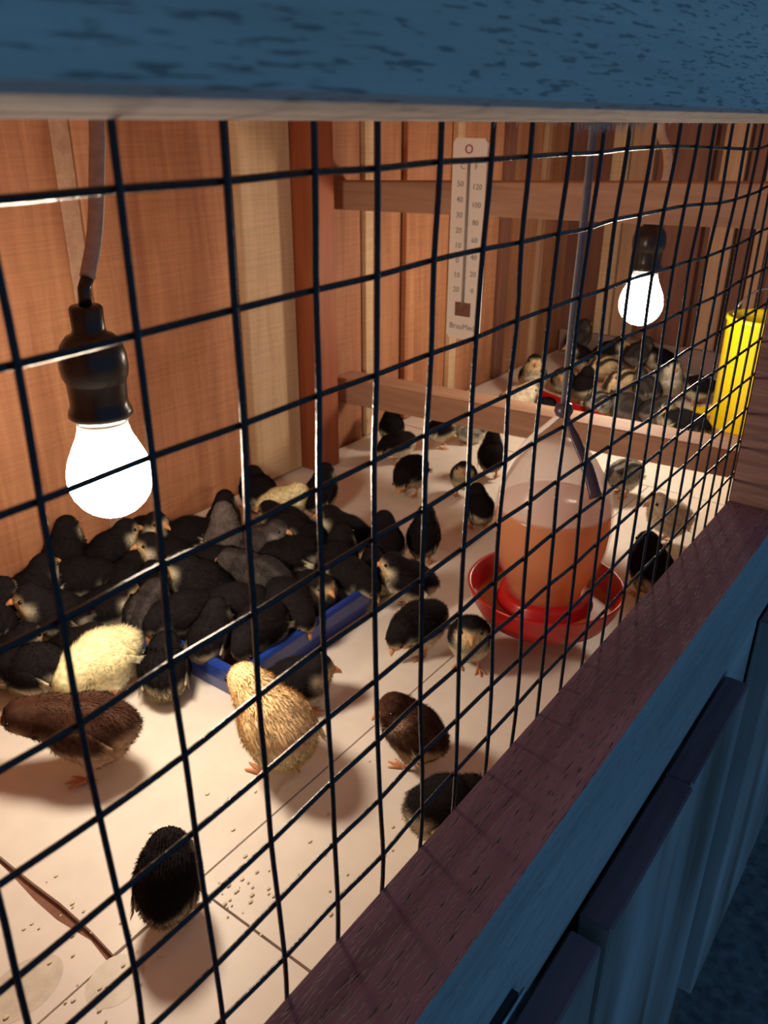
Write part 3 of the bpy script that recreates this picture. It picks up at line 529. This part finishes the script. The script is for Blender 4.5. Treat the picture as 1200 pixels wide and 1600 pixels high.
# pose: body centre, body pitch (deg, + = chest up), head centre, head direction, legs (False = folded)
POSES = {'a': ((0, 0, 1.5), 16, (.78, 0, 2.38), (1, 0, -.08), True),
         'b': ((-.05, 0, 1.42), -8, (1.15, .10, 1.25), (.62, .12, -.85), True),
         'c': ((0, 0, 1.6), 36, (.50, 0, 2.78), (1, .05, .05), True),
         'd': ((0, 0, 1.45), 12, (.68, .30, 2.28), (.35, .95, -.1), True),
         'e': ((0, 0, 1.0), 6, (.80, -.08, 1.62), (1, -.2, -.12), False),
         'f': ((-.1, 0, 1.5), 2, (1.55, 0, 1.85), (1, 0, -.2), True),
         'g': ((0, 0, 1.4), 14, (.58, 0, 2.0), (1, 0, -.2), True)}
def build_pose(key):
    rnd = random.Random(ord(key)); bc, pitch, hc, hd, legs = POSES[key]
    bc, hc, hd = Vector(bc), Vector(hc), Vector(hd).normalized(); Rp = Matrix.Rotation(-math.radians(pitch), 3, 'Y')
    balls = []
    def ball(c, r, rot=None, local=True):
        c = bc+Rp @ Vector(c) if local else Vector(c); balls.append((c, Vector(r if hasattr(r, '__len__') else (r, r, r)), Rp if local else (rot or Matrix.Identity(3))))
    ball((0, 0, 0), (1.04, .92, .90)); ball((.40, 0, -.02), (.74, .82, .82)); ball((-.58, 0, .05), (.66, .70, .64)); ball((-1.08, 0, .16), (.24, .30, .20)); ball((-.2, 0, -.3), (.82, .80, .68))
    ch = bc+Rp @ Vector((.62, 0, .22))
    for t in (.25, .5, .75): ball(ch.lerp(hc, t), lerp(.70, .50, t), local=False)
    q = hd.to_track_quat('X', 'Z').to_matrix()
    ball(hc, (.54, .49, .50), q, False); ball(hc+hd*.18-q @ Vector((0, 0, .06)), (.42, .38, .36), q, False)
    if legs:
        for s in (-1, 1): ball((-.05+bc.x, s*.40, bc.z-.62), (.34, .30, .42), local=False)
    bm = bmesh.new()
    for c, r, rot in balls:
        g = bmesh.ops.create_icosphere(bm, subdivisions=3, radius=1)['verts']
        for v in g: v.co = (c+rot @ Vector((v.co.x*r.x, v.co.y*r.y, v.co.z*r.z)))*U
    me = bpy.data.meshes.new('tmp'); bm.to_mesh(me); bm.free()
    tmp = bpy.data.objects.new('tmp', me); COL.objects.link(tmp)
    md = tmp.modifiers.new('r', 'REMESH'); md.mode = 'VOXEL'; md.voxel_size = .095*U
    md = tmp.modifiers.new('s', 'SMOOTH'); md.factor = .6; md.iterations = 7
    bpy.context.view_layer.update(); body = bpy.data.meshes.new_from_object(tmp.evaluated_get(bpy.context.evaluated_depsgraph_get())); bpy.data.objects.remove(tmp)
    body.name = 'body'
    def mask(p, n):
        p = p/U; l = Rp.transposed() @ (p-bc); h = q.transposed() @ (p-hc); hr = h.length
        under = smooth(-.08, -.42, l.z); rump = smooth(-.55, -.95, l.x)*smooth(.30, .0, l.z)
        throat = smooth(.12, -.25, h.z)*smooth(1.1, .6, hr)*smooth(-.3, .2, h.x)
        chest = smooth(.6, 1.0, l.x)*smooth(.35, -.15, l.z)*.8 if hr > .8 else 0
        pale = max(under, rump, throat, chest*.8)
        if hr < .75: face = smooth(.12, .36, h.x)*smooth(.36, .05, h.z)
        else: face = 0
        st = 0
        ay = abs(l.y)
        if l.z > -.2: st = smooth(.12, .2, ay)*smooth(.42, .34, ay)+smooth(.60, .68, ay)
        if hr < .7: st = smooth(.18, .26, abs(h.y))
        ns = noise.noise(p*2.3+Vector((ord(key), 0, 0)))
        pale = min(1, max(0, pale+ns*.25*pale*(1-pale)*4)); st = min(1, max(0, st*(1 if abs(ns) < 2 else 0)))
        return (pale, min(1, face), st, 1)
    a = body.attributes.new('mask', 'FLOAT_COLOR', 'POINT')
    for i, v in enumerate(body.vertices): a.data[i].color = mask(v.co, v.normal)
    for f in body.polygons: f.use_smooth = True
    # down: short tapering tufts, combed backwards
    polys = body.polygons; cum = []; s = 0
    for f in polys: s += f.area; cum.append(s)
    import bisect
    vs, fs, cs, ns_ = [], [], [], []
    for k in range(9500):
        f = polys[min(bisect.bisect(cum, rnd.random()*s), len(polys)-1)]; ids = f.vertices; w = [rnd.random() for _ in ids]; sw = sum(w)
        p = sum((body.vertices[i].co*(x/sw) for i, x in zip(ids, w)), Vector()); n = f.normal
        l = rnd.uniform(.08, .19); hr = (p/U-hc).length
        if hr < .62: l *= .45
        back = Vector((-1, 0, -.15)) if hr > .8 else -hd
        d = (n*.42+(back-n*back.dot(n))*.8+Vector([rnd.uniform(-.3, .3) for _ in range(3)])).normalized(); sd = d.cross(n).normalized()*rnd.uniform(.010, .018)*U
        b = len(vs); vs += [p-sd-n*.02*U, p+sd-n*.02*U, p+d*l*U]; fs.append((b, b+1, b+2)); cs += [mask(p, n)]*3; ns_ += [(n*.8+d*.2).normalized()]*3
    dm = bpy.data.meshes.new('down'); dm.from_pydata(vs, [], fs); dm.polygons.foreach_set('use_smooth', [True]*len(fs)); dm.normals_split_custom_set_from_vertices(ns_); a = dm.attributes.new('mask', 'FLOAT_COLOR', 'POINT')
    for i, c_ in enumerate(cs): a.data[i].color = c_
    # wings
    def wing(s):
        bm = bmesh.new(); g = bmesh.ops.create_icosphere(bm, subdivisions=3, radius=1)['verts']
        for v in g:
            x, y, z = v.co; tp = smooth(1.0, -1.3, x); x2 = x*.62-.12; z2 = z*.30*(1-.55*smooth(0, -1, x))+.05-.22*smooth(.2, -1, x)+.04*math.sin(x*9)*smooth(-.2, -1, x); y2 = y*.10
            c_ = bc+Rp @ Vector((x2-.05, s*(.80-.10*abs(x2))+s*y2, z2+.10)); v.co = c_*U
        n = bm.verts; lay = bm.verts.layers.float_color.new('mask')
        for v in bm.verts:
            l = Rp.transposed() @ (v.co/U-bc); v[lay] = (smooth(-.45, -.75, l.x), 0, smooth(.0, .1, l.z-.1), 1)
        # ragged tufts at the tip
        for k in range(60):
            t = rnd.random(); o_ = bc+Rp @ Vector((-.3-.45*t, s*.82, .12-.28*t+rnd.uniform(-.12, .12))); d = Rp @ Vector((-1, s*.25, -.35+rnd.uniform(-.25, .25))); d = d.normalized()*rnd.uniform(.15, .32)
            w_ = Rp @ Vector((0, 0, rnd.uniform(.03, .05)))
            tri = [bm.verts.new(q*U) for q in (o_-w_, o_+w_, o_+d)]
            for v in tri: v[lay] = (smooth(.1, .5, t), 0, .2, 1)
            bm.faces.new(tri)
        bmesh.ops.recalc_face_normals(bm, faces=bm.faces)
        me = bpy.data.meshes.new('wing'); bm.to_mesh(me); bm.free()
        for f in me.polygons: f.use_smooth = True
        return me
    def bk():
        bm = bmesh.new(); c0 = hc+hd*.46-q @ Vector((0, 0, .05))
        pts = [c0*U, (c0+hd*.16)*U, (c0+hd*.30-q @ Vector((0, 0, .05)))*U, (c0+hd*.38-q @ Vector((0, 0, .12)))*U]
        tube(bm, pts, [.15*U, .125*U, .07*U, .015*U], 8); me = bpy.data.meshes.new('beak'); bm.to_mesh(me); bm.free()
        for f in me.polygons: f.use_smooth = True
        return me
    def eye(s):
        bm = bmesh.new(); bmesh.ops.create_icosphere(bm, subdivisions=2, radius=.085*U, matrix=Matrix.Translation((hc+q @ Vector((.27, s*.385, .07)))*U)); me = bpy.data.meshes.new('eye'); bm.to_mesh(me); bm.free()
        for f in me.polygons: f.use_smooth = True
        return me
    def leg(s):
        bm = bmesh.new(); stp = .12*s if legs else 0
        if legs:
            k0 = Vector((bc.x-.02, s*.40, bc.z-.75)); k1 = Vector((bc.x-.16+stp, s*.42, .42)); k2 = Vector((bc.x+.02+stp, s*.42, .07)); tube(bm, [k0*U, k1*U, k2*U], [.12*U, .085*U, .07*U], 8)
        else: k2 = Vector((bc.x+.35, s*.45, .07))
        for a_, l in ((-28, .5), (0, .58), (28, .5), (178, .25)):
            dv = Vector((math.cos(math.radians(a_+s*8)), math.sin(math.radians(a_+s*8)), 0))
            tube(bm, [k2*U, (k2+dv*l*.55+Vector((0, 0, .02)))*U, (k2+dv*l-Vector((0, 0, .02)))*U], [.062*U, .05*U, .022*U], 6)
        me = bpy.data.meshes.new('leg'); bm.to_mesh(me); bm.free()
        for f in me.polygons: f.use_smooth = True
        return me
    return {'body': [body], 'down': [dm], 'wing': [wing(-1), wing(1)], 'beak': [bk()], 'eye': [eye(-1), eye(1)], 'leg': [leg(-1), leg(1)]}
PROTO = {k: build_pose(k) for k in POSES}
PM = {'beak': M_beak, 'eye': M_eye, 'leg': M_leg}
def set_mat(o, m):
    if not o.data.materials: o.data.materials.append(m)
    o.material_slots[0].link = 'OBJECT'; o.material_slots[0].material = m
DARK = ('black', 'grey', 'brown', 'pied')
def make_chick(x, y, ang, typ, pose, s, label, group):
    r = bpy.data.objects.new('chick', None); COL.objects.link(r); z = -18.5
    if 13.7 < x < 20.7 and 13.5 < y < 19.1: z = -18.2
    r.location = W(x, y, z); r.rotation_euler = (0, 0, math.radians(ang)); r.scale = (s, s, s); r['label'] = label; r['category'] = 'chick'
    r['group'] = group
    for part, meshes in PROTO[pose].items():
        for me in meshes:
            o = bpy.data.objects.new(part, me); COL.objects.link(o); o.parent = r
            set_mat(o, PM.get(part) or CM[typ])
            if part == 'down': o['kind'] = 'stuff'
ORD = ['first', 'second', 'third', 'fourth', 'fifth', 'sixth', 'seventh', 'eighth', 'ninth', 'tenth', 'eleventh']
ROWT = {'back': 'in the row of the huddle nearest the wall', 'second': 'in the second row from the wall', 'third': 'in the third row from the wall', 'front': 'in the front row of the huddle'}
COLT = {'black': 'black', 'grey': 'dark grey', 'creamgrey': 'grey and cream'}
seen = {}
for x, y, a, typ, pose, s, row, label in CHICKS:
    if row:
        k = seen.get(row, 0); seen[row] = k+1
        label = '%s chick, %s from left, %s' % (COLT[typ], ORD[k], ROWT[row])
    make_chick(x, y, a, typ, pose, s, label, 'chicks huddled at the blue tray' if row else 'chicks on the brooder floor' if x < 40 else 'chicks beyond the partition')

# ---------------------------------------------------------------- litter on the floor
M_stain = plain('damp_stain', (.66, .60, .49), .4, bscale=90, var=.12); M_chip = plain('pale_crumb', (.78, .70, .52), .8)
for (x, y, rx, ry, lab) in ((4.05, 8.0, .75, .62, 'round damp stain on the white floor below the brown gap'), (2.6, 9.6, 1.0, .7, 'round damp stain on the white floor at the left edge')):
    bm = bmesh.new(); vs = []
    for k in range(28):
        a = k*2*PI/28; q = 1+.07*noise.noise(Vector((math.cos(a), math.sin(a), x))); vs.append(bm.verts.new(W(x+rx*q*math.cos(a), y+ry*q*math.sin(a), -18.499)))
    f = bm.faces.new(vs); e = bmesh.ops.extrude_face_region(bm, geom=[f]); bmesh.ops.translate(bm, verts=[v for v in e['geom'] if isinstance(v, bmesh.types.BMVert)], vec=(0, 0, .004*U)); bmesh.ops.recalc_face_normals(bm, faces=bm.faces)
    o = obj('damp_stain', bm, M_stain); o['label'] = lab; o['category'] = 'stain'
bm = bmesh.new()
for k in range(150):
    if k < 60: x, y = random.gauss(4.2, 2), random.gauss(8.8, 2)
    elif k < 85: x, y = random.gauss(7.7, .5), random.gauss(7.4, .4)
    elif k < 110: x, y = random.gauss(12, 2), random.gauss(7, 1.6)
    else: x, y = random.uniform(2, 40), random.uniform(1, 24)
    r = random.uniform(.02, .06); b = len(bm.verts)
    g = bmesh.ops.create_icosphere(bm, subdivisions=1, radius=1)['verts']; rz = random.uniform(0, 3)
    for v in g: v.co = W(x, y, -18.47)+Vector((v.co.x*r*1.5, v.co.y*r, v.co.z*r*.35))*U
o = obj('crumbs', bm, M_chip); o['label'] = 'pale crumbs of feed and droppings scattered over the white floor'; o['category'] = 'crumbs'; o['kind'] = 'stuff'
